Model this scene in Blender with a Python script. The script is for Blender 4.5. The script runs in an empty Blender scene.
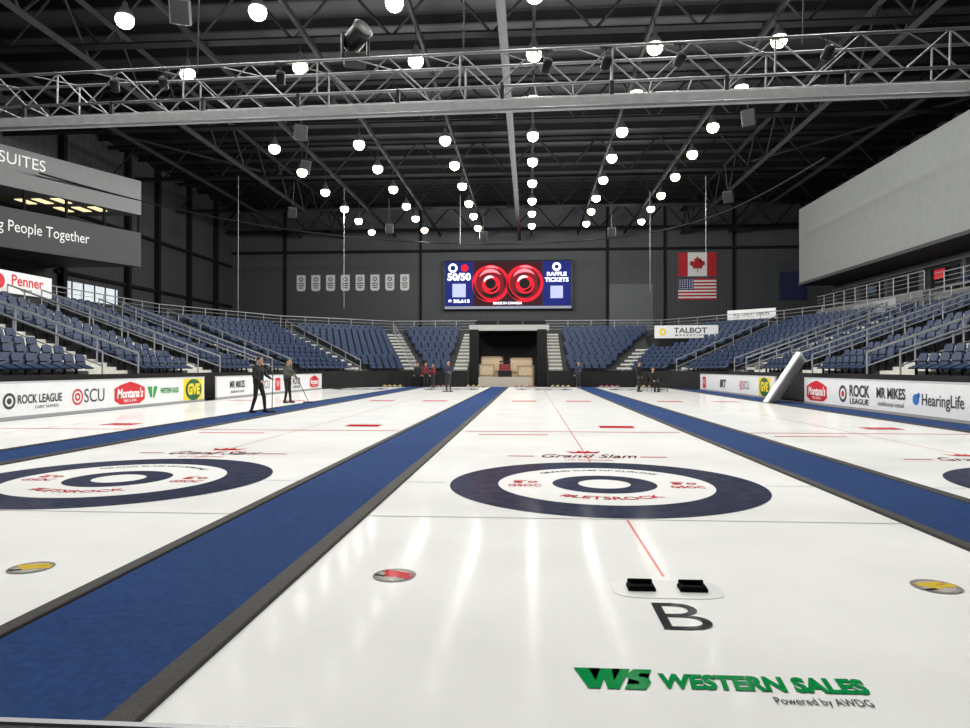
import bpy, bmesh, math, random
import numpy as np
from mathutils import Vector, Matrix, Euler
random.seed(3)
S = bpy.context.scene
COL = S.collection
R = math.radians

# ------------------------------------------------------------------ materials
def lin(c):
    c = c / 255.0
    return c / 12.92 if c <= 0.04045 else ((c + 0.055) / 1.055) ** 2.4
def rgb(r, g, b): return (lin(r), lin(g), lin(b), 1)
_m = {}
def mat(name, col, rough=0.6, metal=0.0, noise=0.0, ns=6.0, bump=0.0, bs=60.0, estr=0.0, spec=0.5):
    if name in _m: return _m[name]
    m = bpy.data.materials.new(name); m.use_nodes = True
    nt = m.node_tree; b = nt.nodes['Principled BSDF']
    c = rgb(*col)
    b.inputs['Base Color'].default_value = c
    b.inputs['Roughness'].default_value = rough
    b.inputs['Metallic'].default_value = metal
    b.inputs['Specular IOR Level'].default_value = spec
    if estr > 0:
        b.inputs['Emission Color'].default_value = c
        b.inputs['Emission Strength'].default_value = estr
    if noise > 0 or bump > 0:
        tc = nt.nodes.new('ShaderNodeTexCoord')
    if noise > 0:
        n = nt.nodes.new('ShaderNodeTexNoise'); n.inputs['Scale'].default_value = ns
        n.inputs['Detail'].default_value = 6
        nt.links.new(tc.outputs['Object'], n.inputs['Vector'])
        r = nt.nodes.new('ShaderNodeValToRGB')
        r.color_ramp.elements[0].position = 0.3; r.color_ramp.elements[1].position = 0.7
        r.color_ramp.elements[0].color = tuple(x * (1 - noise) for x in c[:3]) + (1,)
        r.color_ramp.elements[1].color = tuple(min(1, x * (1 + noise)) for x in c[:3]) + (1,)
        nt.links.new(n.outputs['Fac'], r.inputs['Fac'])
        nt.links.new(r.outputs['Color'], b.inputs['Base Color'])
    if bump > 0:
        n2 = nt.nodes.new('ShaderNodeTexNoise'); n2.inputs['Scale'].default_value = bs
        nt.links.new(tc.outputs['Object'], n2.inputs['Vector'])
        bp = nt.nodes.new('ShaderNodeBump'); bp.inputs['Strength'].default_value = bump
        bp.inputs['Distance'].default_value = 0.02
        nt.links.new(n2.outputs['Fac'], bp.inputs['Height'])
        nt.links.new(bp.outputs['Normal'], b.inputs['Normal'])
    _m[name] = m
    return m

def ice_mat():
    m = bpy.data.materials.new('ice'); m.use_nodes = True
    nt = m.node_tree; b = nt.nodes['Principled BSDF']
    tc = nt.nodes.new('ShaderNodeTexCoord')
    n = nt.nodes.new('ShaderNodeTexNoise'); n.inputs['Scale'].default_value = 0.9; n.inputs['Detail'].default_value = 8
    nt.links.new(tc.outputs['Object'], n.inputs['Vector'])
    r = nt.nodes.new('ShaderNodeValToRGB')
    r.color_ramp.elements[0].position = 0.25; r.color_ramp.elements[1].position = 0.75
    r.color_ramp.elements[0].color = rgb(217, 219, 219); r.color_ramp.elements[1].color = rgb(229, 231, 231)
    nt.links.new(n.outputs['Fac'], r.inputs['Fac']); nt.links.new(r.outputs['Color'], b.inputs['Base Color'])
    n2 = nt.nodes.new('ShaderNodeTexNoise'); n2.inputs['Scale'].default_value = 2.2; n2.inputs['Detail'].default_value = 4
    nt.links.new(tc.outputs['Object'], n2.inputs['Vector'])
    mr = nt.nodes.new('ShaderNodeMapRange')
    mr.inputs['To Min'].default_value = 0.07; mr.inputs['To Max'].default_value = 0.15
    nt.links.new(n2.outputs['Fac'], mr.inputs['Value']); nt.links.new(mr.outputs['Result'], b.inputs['Roughness'])
    n3 = nt.nodes.new('ShaderNodeTexNoise'); n3.inputs['Scale'].default_value = 11; n3.inputs['Detail'].default_value = 4
    nt.links.new(tc.outputs['Object'], n3.inputs['Vector'])
    bp = nt.nodes.new('ShaderNodeBump'); bp.inputs['Strength'].default_value = 0.05; bp.inputs['Distance'].default_value = 0.01
    nt.links.new(n3.outputs['Fac'], bp.inputs['Height']); nt.links.new(bp.outputs['Normal'], b.inputs['Normal'])
    b.inputs['Specular IOR Level'].default_value = 0.0016
    return m

def panel_mat(name, col, scale, axis='X', dark=0.6):
    m = bpy.data.materials.new(name); m.use_nodes = True
    nt = m.node_tree; b = nt.nodes['Principled BSDF']
    tc = nt.nodes.new('ShaderNodeTexCoord')
    w = nt.nodes.new('ShaderNodeTexWave'); w.wave_type = 'BANDS'; w.bands_direction = axis
    w.inputs['Scale'].default_value = scale
    nt.links.new(tc.outputs['Object'], w.inputs['Vector'])
    r = nt.nodes.new('ShaderNodeValToRGB')
    c = rgb(*col)
    r.color_ramp.elements[0].color = tuple(x * dark for x in c[:3]) + (1,)
    r.color_ramp.elements[1].position = 0.25; r.color_ramp.elements[1].color = c
    nt.links.new(w.outputs['Fac'], r.inputs['Fac']); nt.links.new(r.outputs['Color'], b.inputs['Base Color'])
    b.inputs['Roughness'].default_value = 0.7
    return m

ICE = ice_mat()
PS = .0016
NAVY = mat('navy_paint', (56, 60, 78), 0.12, noise=0.22, ns=7, spec=PS)
WHITEP = mat('white_paint', (226, 228, 228), 0.12, spec=PS)
REDP = mat('red_paint', (186, 34, 48), 0.12, spec=PS)
DREDP = mat('dark_red_paint', (110, 28, 38), 0.12, spec=PS)
PINK = mat('faded_red_paint', (214, 128, 126), 0.12, spec=PS)
BLACKP = mat('black_paint', (44, 44, 48), 0.12, spec=PS)
GREENP = mat('green_paint', (14, 128, 66), 0.12, spec=PS)
GREYLINE = mat('grey_line', (172, 176, 180), 0.12, spec=PS)
YELP = mat('yellow_paint', (200, 172, 64), 0.12, spec=PS)
STONEP = mat('granite_paint', (132, 130, 128), 0.12, noise=0.4, ns=60, spec=PS)
STONEL = mat('pale_granite_paint', (170, 166, 160), 0.12, noise=0.3, ns=60, spec=PS)
CARPET = mat('blue_carpet', (38, 64, 112), 0.95, noise=0.16, ns=22, bump=0.5, bs=260, spec=0.1)
RUBBER = mat('black_foam', (52, 50, 50), 0.85, noise=0.25, ns=30, bump=0.3, bs=120)
BOARDW = mat('white_vinyl', (226, 228, 230), 0.45, noise=0.03)
DRAPE = mat('black_drape', (16, 16, 18), 0.9, noise=0.3, ns=5)
STEEL = mat('dark_steel', (21, 22, 24), 0.7, 0.1, noise=0.2, ns=3, spec=.2)
STEEL2 = mat('darker_steel', (15, 16, 18), 0.8, 0.1, spec=.2)
ALU = mat('aluminium', (150, 152, 156), 0.35, 0.8, noise=0.1, ns=20)
ALUB = mat('aluminium_beam', (160, 161, 164), 0.5, 0.35, noise=0.12, ns=6)
CONC = mat('concrete', (60, 62, 66), 0.85, noise=0.15, ns=3)
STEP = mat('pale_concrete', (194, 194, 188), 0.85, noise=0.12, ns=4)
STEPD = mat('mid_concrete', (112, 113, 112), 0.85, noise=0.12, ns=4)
SEATM = mat('navy_seat_plastic', (32, 50, 80), 0.5, noise=0.15, ns=3, spec=.3)
SEATF = mat('seat_frame', (24, 26, 30), 0.6)
WALLD = panel_mat('dark_wall_cladding', (54, 57, 61), 0.9, 'X', 0.72)
WALLL = panel_mat('dark_wall_cladding_side', (50, 53, 57), 0.5, 'Y', 0.72)
WALLG = mat('grey_painted_wall', (126, 130, 129), 0.8, noise=0.05, ns=2)
DECK = panel_mat('roof_deck', (24, 26, 29), 1.6, 'X', 0.6)
BLK = mat('black_plastic', (18, 18, 20), 0.5, spec=.3)
BLKR = mat('black_rubber', (20, 20, 22), 0.9, spec=.05)
LAMPH = mat('lamp_housing', (60, 62, 64), 0.5, 0.4)
LENS = mat('lamp_lens', (255, 240, 206), 0.3, estr=14)
RAIL = mat('railing_metal', (160, 163, 168), 0.4, 0.4)
WOOD = mat('plywood', (196, 176, 148), 0.7, noise=0.15, ns=5)
WHITE = mat('white_print', (240, 240, 240), 0.5)
SIGNGREY = mat('charcoal_sign', (62, 65, 68), 0.7, noise=0.05)
SUITEG = mat('grey_fascia', (120, 122, 124), 0.8, noise=0.05)
DKGREY = mat('charcoal_print', (50, 52, 58), 0.5)
RED = mat('red_print', (200, 28, 40), 0.5)
BLUEPR = mat('blue_print', (30, 110, 190), 0.5)
GREENPR = mat('green_print', (40, 140, 60), 0.5)
YELPR = mat('yellow_print', (232, 208, 40), 0.5)

# ------------------------------------------------------------------ mesh builder
class MB:
    def __init__(s): s.v = []; s.f = []; s.m = []
    def add(s, vs, fs, mi=0):
        o = len(s.v); s.v += [tuple(v) for v in vs]
        for f in fs: s.f.append([i + o for i in f]); s.m.append(mi)
        return s
    def box(s, c, d, mi=0, rot=None):
        hx, hy, hz = d[0] / 2, d[1] / 2, d[2] / 2
        vs = [Vector((x * hx, y * hy, z * hz)) for x in (-1, 1) for y in (-1, 1) for z in (-1, 1)]
        if rot is not None: vs = [rot @ v for v in vs]
        c = Vector(c)
        return s.add([v + c for v in vs], [(0, 1, 3, 2), (4, 6, 7, 5), (0, 4, 5, 1), (2, 3, 7, 6), (0, 2, 6, 4), (1, 5, 7, 3)], mi)
    def cyl(s, p0, p1, r0, r1=None, n=10, mi=0):
        if r1 is None: r1 = r0
        p0 = Vector(p0); p1 = Vector(p1); d = (p1 - p0)
        if d.length < 1e-6: return s
        q = d.to_track_quat('Z', 'Y')
        vs = []
        for p, r in ((p0, r0), (p1, r1)):
            for i in range(n):
                a = 2 * math.pi * i / n
                vs.append(p + q @ Vector((r * math.cos(a), r * math.sin(a), 0)))
        fs = [(i, (i + 1) % n, n + (i + 1) % n, n + i) for i in range(n)]
        fs += [tuple(range(n))[::-1], tuple(range(n, 2 * n))]
        return s.add(vs, fs, mi)
    def lathe(s, prof, c=(0, 0, 0), n=24, mi=0):
        vs = []; k = len(prof)
        for r, z in prof:
            for i in range(n):
                a = 2 * math.pi * i / n
                vs.append((c[0] + r * math.cos(a), c[1] + r * math.sin(a), c[2] + z))
        fs = []
        for j in range(k - 1):
            for i in range(n):
                fs.append((j * n + i, j * n + (i + 1) % n, (j + 1) * n + (i + 1) % n, (j + 1) * n + i))
        fs.append(tuple(range(n))[::-1]); fs.append(tuple(range((k - 1) * n, k * n)))
        return s.add(vs, fs, mi)
    def prism(s, pts, z0, z1, mi=0):
        n = len(pts)
        vs = [(p[0], p[1], z0) for p in pts] + [(p[0], p[1], z1) for p in pts]
        fs = [(i, (i + 1) % n, n + (i + 1) % n, n + i) for i in range(n)]
        fs += [tuple(range(n))[::-1], tuple(range(n, 2 * n))]
        return s.add(vs, fs, mi)
    def disc(s, c, r, z, n=48, mi=0, r_in=0):
        if r_in <= 0:
            s.add([(c[0] + r * math.cos(2 * math.pi * i / n), c[1] + r * math.sin(2 * math.pi * i / n), z) for i in range(n)], [tuple(range(n))], mi)
        else:
            vs = [(c[0] + q * math.cos(2 * math.pi * i / n), c[1] + q * math.sin(2 * math.pi * i / n), z) for q in (r_in, r) for i in range(n)]
            s.add(vs, [(i, n + i, n + (i + 1) % n, (i + 1) % n) for i in range(n)], mi)
        return s
    def rect(s, x0, x1, y0, y1, z, mi=0):
        return s.add([(x0, y0, z), (x1, y0, z), (x1, y1, z), (x0, y1, z)], [(0, 1, 2, 3)], mi)
    def mesh(s, name, mats, smooth=False):
        me = bpy.data.meshes.new(name)
        me.from_pydata(s.v, [], s.f)
        for m in mats: me.materials.append(m)
        me.polygons.foreach_set('material_index', s.m)
        if smooth: me.polygons.foreach_set('use_smooth', [True] * len(me.polygons))
        me.update()
        return me
    def build(s, name, mats, loc=(0, 0, 0), rot=(0, 0, 0), parent=None, smooth=False, bevel=0):
        if not isinstance(mats, (list, tuple)): mats = [mats]
        return obj(name, s.mesh(name, mats, smooth), loc, rot, parent, bevel)
def obj(name, data, loc=(0, 0, 0), rot=(0, 0, 0), parent=None, bevel=0):
    o = bpy.data.objects.new(name, data)
    o.location = loc; o.rotation_euler = rot
    if parent: o.parent = parent
    COL.objects.link(o)
    if bevel:
        b = o.modifiers.new('bevel', 'BEVEL'); b.width = bevel; b.segments = 2; b.limit_method = 'ANGLE'
    return o
def top(o, label, cat, group=None, kind=None):
    o['label'] = label; o['category'] = cat
    if group: o['group'] = group
    if kind: o['kind'] = kind
    return o
def struct(o, label, cat='room'):
    return top(o, label, cat, kind='structure')

# ------------------------------------------------------------------ text
def text_mesh(body, size, bold=0.0, shear=0.0, align='CENTER', spacing=1.0):
    cu = bpy.data.curves.new('lettering', 'FONT')
    cu.body = body; cu.size = size; cu.align_x = align; cu.align_y = 'CENTER'
    cu.offset = bold * size; cu.shear = shear; cu.space_character = spacing
    cu.resolution_u = 4; cu.fill_mode = 'FRONT'
    o = bpy.data.objects.new('tmp', cu); COL.objects.link(o)
    bpy.context.view_layer.update()
    dg = bpy.context.evaluated_depsgraph_get()
    me = bpy.data.meshes.new_from_object(o.evaluated_get(dg))
    bpy.data.objects.remove(o); bpy.data.curves.remove(cu)
    me.name = 'lettering'
    me.polygons.foreach_set('use_smooth', [False] * len(me.polygons))
    return me
def text(body, size, m, loc, rot=(0, 0, 0), parent=None, width=None, name='lettering', **kw):
    me = text_mesh(body, size, **kw)
    if width:
        xs = [v.co.x for v in me.vertices]; w = max(xs) - min(xs); k = width / w
        for v in me.vertices: v.co.x *= k
    me.materials.clear(); me.materials.append(m)
    return obj(name, me, loc, rot, parent)
def bent_text(body, size, m, c, rad, front, z, parent, **kw):
    me = text_mesh(body, size, **kw)
    for v in me.vertices:
        x, y = v.co.x, v.co.y
        if front: a = -math.pi / 2 + x / rad; r = rad - y
        else: a = math.pi / 2 - x / rad; r = rad + y
        v.co = (c[0] + r * math.cos(a), c[1] + r * math.sin(a), z)
    me.materials.clear(); me.materials.append(m)
    return obj('lettering', me, (0, 0, 0), (0, 0, 0), parent)

# ------------------------------------------------------------------ camera
H = 1.35; YAW = R(3.83)
cam = bpy.data.cameras.new('camera'); co = bpy.data.objects.new('camera', cam); COL.objects.link(co)
cam.sensor_width = 36; cam.lens = 672 / 970 * 36; cam.clip_end = 300
co.location = (0, 0, H); co.rotation_euler = (R(90 + 0.34), 0, YAW)
S.camera = co
def project(x, y, z):
    xc = x * math.cos(YAW) + y * math.sin(YAW); zc = -x * math.sin(YAW) + y * math.cos(YAW)
    if zc < 0.1: return None
    return 485 + 672 * xc / zc, 368 - 672 * (z - H) / zc, zc

# ------------------------------------------------------------------ room shell
NR, TR, RS, Z0 = 12, .8, .29, .95
ZCON = Z0 + NR * RS
XL, XR, YB, YF, ZC = -30.0, 27.0, -12.0, 66.0, 17.5
struct(MB().box(((XL + XR) / 2, (YB + YF) / 2, -0.16), (XR - XL, YF - YB, 0.2)).build('floor', CONC), 'grey concrete arena floor under the ice')
struct(MB().box(((XL + XR) / 2, (YB + YF) / 2, ZC + 0.1), (XR - XL, YF - YB, 0.2)).build('ceiling', DECK), 'dark corrugated steel roof deck')
struct(MB().box((XL - 0.1, (YB + YF) / 2, ZC / 2), (0.2, YF - YB, ZC + 0.4)).build('wall_left', WALLL), 'dark grey clad arena side wall')
struct(MB().box((XR + 0.1, (YB + YF) / 2, ZC / 2), (0.2, YF - YB, ZC + 0.4)).build('wall_right', WALLL), 'dark grey clad arena side wall')
struct(MB().box(((XL + XR) / 2, YF + 0.1, ZC / 2), (XR - XL, 0.2, ZC + 0.4)).build('wall_back', WALLD), 'dark grey vertically clad end wall')
struct(MB().box(((XL + XR) / 2, YB - 0.1, ZC / 2), (XR - XL, 0.2, ZC + 0.4)).build('wall_front', WALLG), 'grey end wall behind the near end')
tn = 1
def trim(mb, m, label, **k):
    global tn
    o = struct(mb.build('trim_%d' % tn, m, **k), label); tn += 1; return o
for y in (41.0, 48, 52, 57, 62):
    trim(MB().box((XL + 0.2, y, 10.9), (0.4, 0.35, 13)), STEEL2, 'dark steel wall column')
for z in (7.5, 11.5):
    trim(MB().box((XL + 0.12, 53, z), (0.24, 25, 0.22)), STEEL2, 'dark horizontal wall girt')
win = struct(MB().box((XL + .05, 44.3, 6.45), (.1, 5.2, 1.1)).build('window_1', mat('lit_window', (205, 214, 220), .4, estr=.7)), 'bright daylit window strip behind the top seats')
for i in range(5): trim(MB().box((XL + .12, 42.0 + i * 1.15, 6.45), (.06, .08, 1.15)), STEEL2, 'dark window mullion')
for x in (-24.5, -10.8, 7.5, 13, 19.5):
    trim(MB().box((x, YF - 0.12, 10.9), (0.22, 0.24, 13)), STEEL2, 'dark steel wall column')
trim(MB().box((-2.1, YF - 0.15, 12.9), (57, 0.3, 0.25)), STEEL2, 'dark horizontal steel girt')
trim(MB().box((9.8, YF - 0.05, 7.2), (4.2, .1, 4.6)), panel_mat('ribbed_cladding', (84, 87, 92), 4.0, 'X', .5), 'ribbed grey wall cladding panel')
struct(MB().box((23.95, 34, 10.85), (5.9, 40, 5.75)).build('wall_upper', WALLG), 'pale grey painted upper wall above the concourse')
trim(MB().box((23.95, 34, 7.88), (6.0, 40.1, 0.2)), mat('soffit', (56, 58, 61), .8), 'grey soffit under the upper wall, coloured dark for shade')  # separate dark slab, underside shade put into its colour
trim(MB().box((25.0, YF - 0.1, 9.2), (2.4, 0.1, 2.7)), mat('blue_light_on_wall', (15, 24, 66), 0.7), 'deep blue panel painted for blue light on the wall')  # blue glow on the end wall put into this panel's colour
struct(MB().box((23.8, 34, (ZCON + 7.78) / 2), (.3, 40, 7.78 - ZCON)).build('wall_concourse', mat('concourse_wall', (42, 45, 49), .7, noise=.1)), 'dark grey concourse back wall')
LEDGE = mat('ledge', (110, 113, 113), .8, noise=.1)
trim(MB().box((23.55, 34, 7.45), (.2, 40, .3)), LEDGE, 'pale grey header band along the concourse')
for i, y in enumerate(range(18, 54, 4)):
    trim(MB().box((23.55, y, 6.2), (.22, .3, 2.2)), mat('pier', (74, 77, 80), .8), 'grey concourse pier')
    trim(MB().box((23.62, y + 2, 6.4), (.06, 2.6, 1.4)), mat('dark_opening', (14, 15, 17), .3), 'dark concession opening')
TVM = mat('tv_glow', (150, 24, 30), .4, estr=1.0); TVM2 = mat('tv_glow_blue', (60, 70, 90), .4, estr=.5)
for i, y in enumerate((25, 40.2, 47.8)):
    o = MB().box((0, 0, 0), (.08, 1.1, .62)).build('wall_television', BLK, (23.5, y, 6.75)); top(o, 'small wall television glowing in the concourse', 'television', 'concourse televisions')
    MB().box((-.045, 0, 0), (.01, 1.0, .54)).build('display', TVM if i == 1 else TVM2, parent=o)
# suites block at left
XS = -29.98
tri = [(-24, 40), (XS, 26.54), (XS, 40)]
fang = math.atan2(13.5, 6.0)
sb = MB().prism([tri[0], tri[2], tri[1]], 7.6, 9.7).build('suite_balcony', SIGNGREY)
top(sb, 'charcoal suite balcony front with white slogan lettering', 'balcony')
fd = Vector((math.cos(fang), math.sin(fang), 0)); fn = Vector((math.sin(fang), -math.cos(fang), 0))
P1 = Vector((-24, 40, 0))
def fpt(dist, z, off=0.02):
    p = P1 - fd * dist + fn * off; return (p.x, p.y, z)
text('Bringing People Together', .84, WHITE, fpt(3.25, 8.74), (R(90), 0, fang), sb, width=6.5, align='RIGHT')
su = MB().prism([tri[0], tri[2], tri[1]], 10.8, 12.9).build('suite_fascia', SUITEG)
top(su, 'grey upper suite fascia with white word lettering', 'fascia')
text('SUITES', .85, WHITE, fpt(5.65, 12.25), (R(90), 0, fang), su, width=2.3, align='RIGHT')
for i in range(5):
    p = fpt(0.1 + i * 2.2, 10.25, -0.08)
    trim(MB().box(p, (0.12, 0.12, 1.1), rot=Matrix.Rotation(fang, 3, 'Z')), STEEL2, 'dark suite window post')
warm = mat('suite_light_panel', (255, 232, 180), 0.5, estr=1.2)
lp = MB().box((0, 0, 0), (0.5, 1.1, 0.04)).mesh('ceiling_light_panel', [warm])
for (x, y) in ((-25.6, 38.2), (-26.6, 38.2), (-27.7, 38.2), (-26.4, 36.2), (-27.5, 36.2), (-28.5, 36.2)):
    o = obj('ceiling_light_panel', lp, (x, y, 10.779)); top(o, 'warm lit rectangular ceiling panel inside the suite', 'light', 'suite ceiling panels')

# ------------------------------------------------------------------ ice sheets
TEE = 7.886; TEE2 = TEE + 34.75
YE = 47.4
sheets = [('D', -10.9, -13.2, -8.6), ('A', -5.0, -7.3, -2.72), ('B', 0.86, -1.48, 3.22), ('C', 6.70, 4.44, 9.1)]
def house(par, cx, cy, far):
    MB().disc((cx, cy), 1.79, .004, 96, 0, 1.23).build('outer_ring', NAVY, parent=par)
    MB().disc((cx, cy), .60, .004, 64, 0, .30).build('inner_ring', NAVY, parent=par)
    MB().disc((cx, cy), 1.24, .0035, 64, 0, .60).build('white_ring', WHITEP, parent=par)
    MB().disc((cx, cy), .30, .004, 48).build('button', WHITEP, parent=par)
    if not far:
        bent_text('#LETSROCK', .21, REDP, (cx, cy), .88, True, .0065, par, bold=.012, spacing=.95)
        bent_text('GRAND SLAM OF CURLING', .13, NAVY, (cx, cy), 1.02, False, .0065, par, bold=.015)
        for sx in (-.92, .92):
            text('GSOC', .20, REDP, (cx + sx, cy - .16, .0065), parent=par, bold=.02, width=.38)
            g = MB()
            g.disc((cx + sx - .08, cy + .06), .06, .0065, 20, 0); g.disc((cx + sx + .09, cy + .08), .06, .0065, 20, 0, .03)
            g.rect(cx + sx - .14, cx + sx + .02, cy + .15, cy + .18, .0065)
            g.build('emblem', REDP, parent=par)
for nm, cx, x0, x1 in sheets:
    par = MB().box(((x0 + x1) / 2, (2.40 + YE) / 2, -.02), (x1 - x0, YE - 2.40, .04)).build('curling_sheet', ICE)
    top(par, 'white curling ice sheet with navy rings and red lines', 'ice', 'curling sheets')
    house(par, cx, TEE, False); house(par, cx, TEE2, True)
    MB().rect(cx - .01, cx + .01, 4.42, TEE - 1.83, .003).build('centre_line', PINK, parent=par)
    MB().rect(cx - .01, cx + .01, TEE + 1.83, TEE2 - 1.83, .003).build('centre_line', PINK, parent=par)
    for y in (TEE - 1.83, TEE2 + 1.83): MB().rect(x0, x1, y - .008, y + .008, .003).build('back_line', GREYLINE, parent=par)
    MB().rect(x0, cx - 1.83, TEE - .008, TEE + .008, .003).build('tee_line', GREYLINE, parent=par); MB().rect(cx + 1.83, x1, TEE - .008, TEE + .008, .003).build('tee_line', GREYLINE, parent=par)
    for y in (TEE + 6.4, TEE2 - 6.4): MB().rect(x0 + .1, x1 - .1, y - .05, y + .05, .003).build('hog_line', mat('hog_red', (204, 108, 108), .12, spec=PS), parent=par)
    MB().rect(cx + .72, cx + 1.5, 15.25, 15.8, .004).build('red_marking', REDP, parent=par)
    MB().rect(cx - 1.9, cx - .5, 13.55, 13.68, .004).build('red_marking', PINK, parent=par)
    for sx in (-1.6, .6): MB().rect(cx + sx, cx + sx + 1.0, 27.0, 27.8, .004).build('red_marking', PINK, parent=par)
    text('Grand Slam', .55, DREDP, (cx, 10.35, .004), parent=par, bold=.008, shear=.45, width=1.45)
    text('OF CURLING', .17, REDP, (cx, 9.92, .004), parent=par, width=.7)
    c = MB()
    for sx in (-1, 1): c.rect(cx + sx * 1.0 - .2, cx + sx * 1.0 + .2, 10.28, 10.34, .004)
    pts = [(-.2, 0), (-.28, .26), (-.13, .12), (-.07, .3), (0, .14), (.07, .3), (.13, .12), (.28, .26), (.2, 0)]
    c.add([(cx + p[0], 10.72 + p[1], .004) for p in pts], [(0, 2, 1), (0, 8, 4, 2), (2, 4, 3), (4, 6, 5), (4, 8, 6), (6, 8, 7)])
    c.build('crown_emblem', REDP, parent=par)
    text(nm, .59, BLACKP, (cx - .05, 3.70, .004), parent=par, width=.27, bold=-.008)
    for sx, mm, rr in ((-1.74, REDP, -20), (1.64, YELP, 15)):
        d = MB().disc((0, 0), .14, .004, 32, 0, .105); d.disc((0, 0), .105, .004, 28, 1)
        d.disc((-.02, .0), .05, .005, 20, 2); d.rect(-.10, .09, .02, .075, .0055, 2); d.rect(.03, .125, -.04, .03, .0055, 2); d.rect(-.12, -.04, -.06, -.03, .0055, 3)
        d.build('stone_decal', [STONEP, STONEL, mm, BLACKP], (cx + sx, 4.33, 0), (0, 0, R(rr)), parent=par)
    if nm in ('A', 'B', 'C'):
        text('WESTERN SALES', .175, GREENP, (cx + .12, 2.94, .004), parent=par, bold=.05, shear=.18, width=.86)
        text('Powered by AWDG', .085, BLACKP, (cx + .32, 2.80, .004), parent=par, width=.38)
        for P in ([(-.665, 3.05), (-.615, 2.86), (-.565, 2.86), (-.54, 2.95), (-.535, 2.86), (-.485, 2.86), (-.415, 3.05), (-.455, 3.05), (-.50, 2.93), (-.495, 3.05), (-.545, 3.05), (-.578, 2.93), (-.60, 3.05)],
                  [(-.465, 2.86), (-.375, 2.86), (-.342, 2.93), (-.347, 2.965), (-.39, 2.98), (-.38, 3.01), (-.335, 3.01), (-.32, 3.05), (-.40, 3.05), (-.44, 2.99), (-.435, 2.955), (-.39, 2.935), (-.40, 2.905), (-.448, 2.905)]):
            me = bpy.data.meshes.new('sponsor_emblem'); bm = bmesh.new()
            f = bm.faces.new([bm.verts.new((cx + x, y, .004)) for x, y in P]); bmesh.ops.triangulate(bm, faces=[f]); bm.to_mesh(me); bm.free(); me.materials.append(GREENP)
            obj('sponsor_emblem', me, parent=par)

# ------------------------------------------------------------------ hacks
for nm, cx, x0, x1 in sheets:
    e = obj('curling_hack', None, (cx - .03, 4.17, 0))
    top(e, 'pair of black rubber curling hacks on a pale plate', 'hack', 'curling hacks')
    pl = MB()
    pts = []
    for i in range(28):
        a = 2 * math.pi * i / 28
        pts.append((.33 * abs(math.cos(a)) ** .45 * (1 if math.cos(a) > 0 else -1), .17 * abs(math.sin(a)) ** .6 * (1 if math.sin(a) > 0 else -1)))
    pl.prism(pts, .0005, .003)
    pl.build('plate', mat('pale_plate', (208, 210, 210), .25, spec=.02), parent=e)
    for sx in (-.155, .155):
        f = MB()
        f.box((sx, .0, .012), (.165, .11, .020))
        f.box((sx, -.04, .024), (.15, .02, .02)); f.box((sx - .07, 0, .024), (.014, .09, .018)); f.box((sx + .07, 0, .024), (.014, .09, .018)); f.box((sx, .045, .03), (.15, .02, .035))
        f.build('foot_block', BLKR, parent=e, bevel=.004)

# ------------------------------------------------------------------ carpets
def walkway(x0, x1, y0=2.41, y1=YE, wl=.10, wr=.13):
    e = MB().box(((x0 + x1) / 2, (y0 + y1) / 2, .0), (x1 - x0 - wl - wr, y1 - y0, .03)).build('carpet_runner', CARPET)
    top(e, 'long blue carpet walkway between sheets edged in black foam', 'carpet', 'blue carpet walkways')
    MB().box((x0 + wl / 2, (y0 + y1) / 2, .005), (wl, y1 - y0, .05)).build('foam_edge', RUBBER, parent=e, bevel=.01)
    MB().box((x1 - wr / 2, (y0 + y1) / 2, .005), (wr, y1 - y0, .05)).build('foam_edge', RUBBER, parent=e, bevel=.01)
walkway(-2.72, -1.48); walkway(3.22, 4.44); walkway(-8.6, -7.3)
walkway(9.1, 10.3, wr=.05)
th = MB().box((-1.5, 2.26, -.005), (23.5, .3, .07)).build('threshold_bumper', RUBBER, bevel=.01)
top(th, 'dark foam bumper with pale metal strip at the ice end', 'bumper')
MB().box((-1.5, 2.39, .034), (23.5, .03, .01)).build('metal_strip', RAIL, parent=th)

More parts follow.
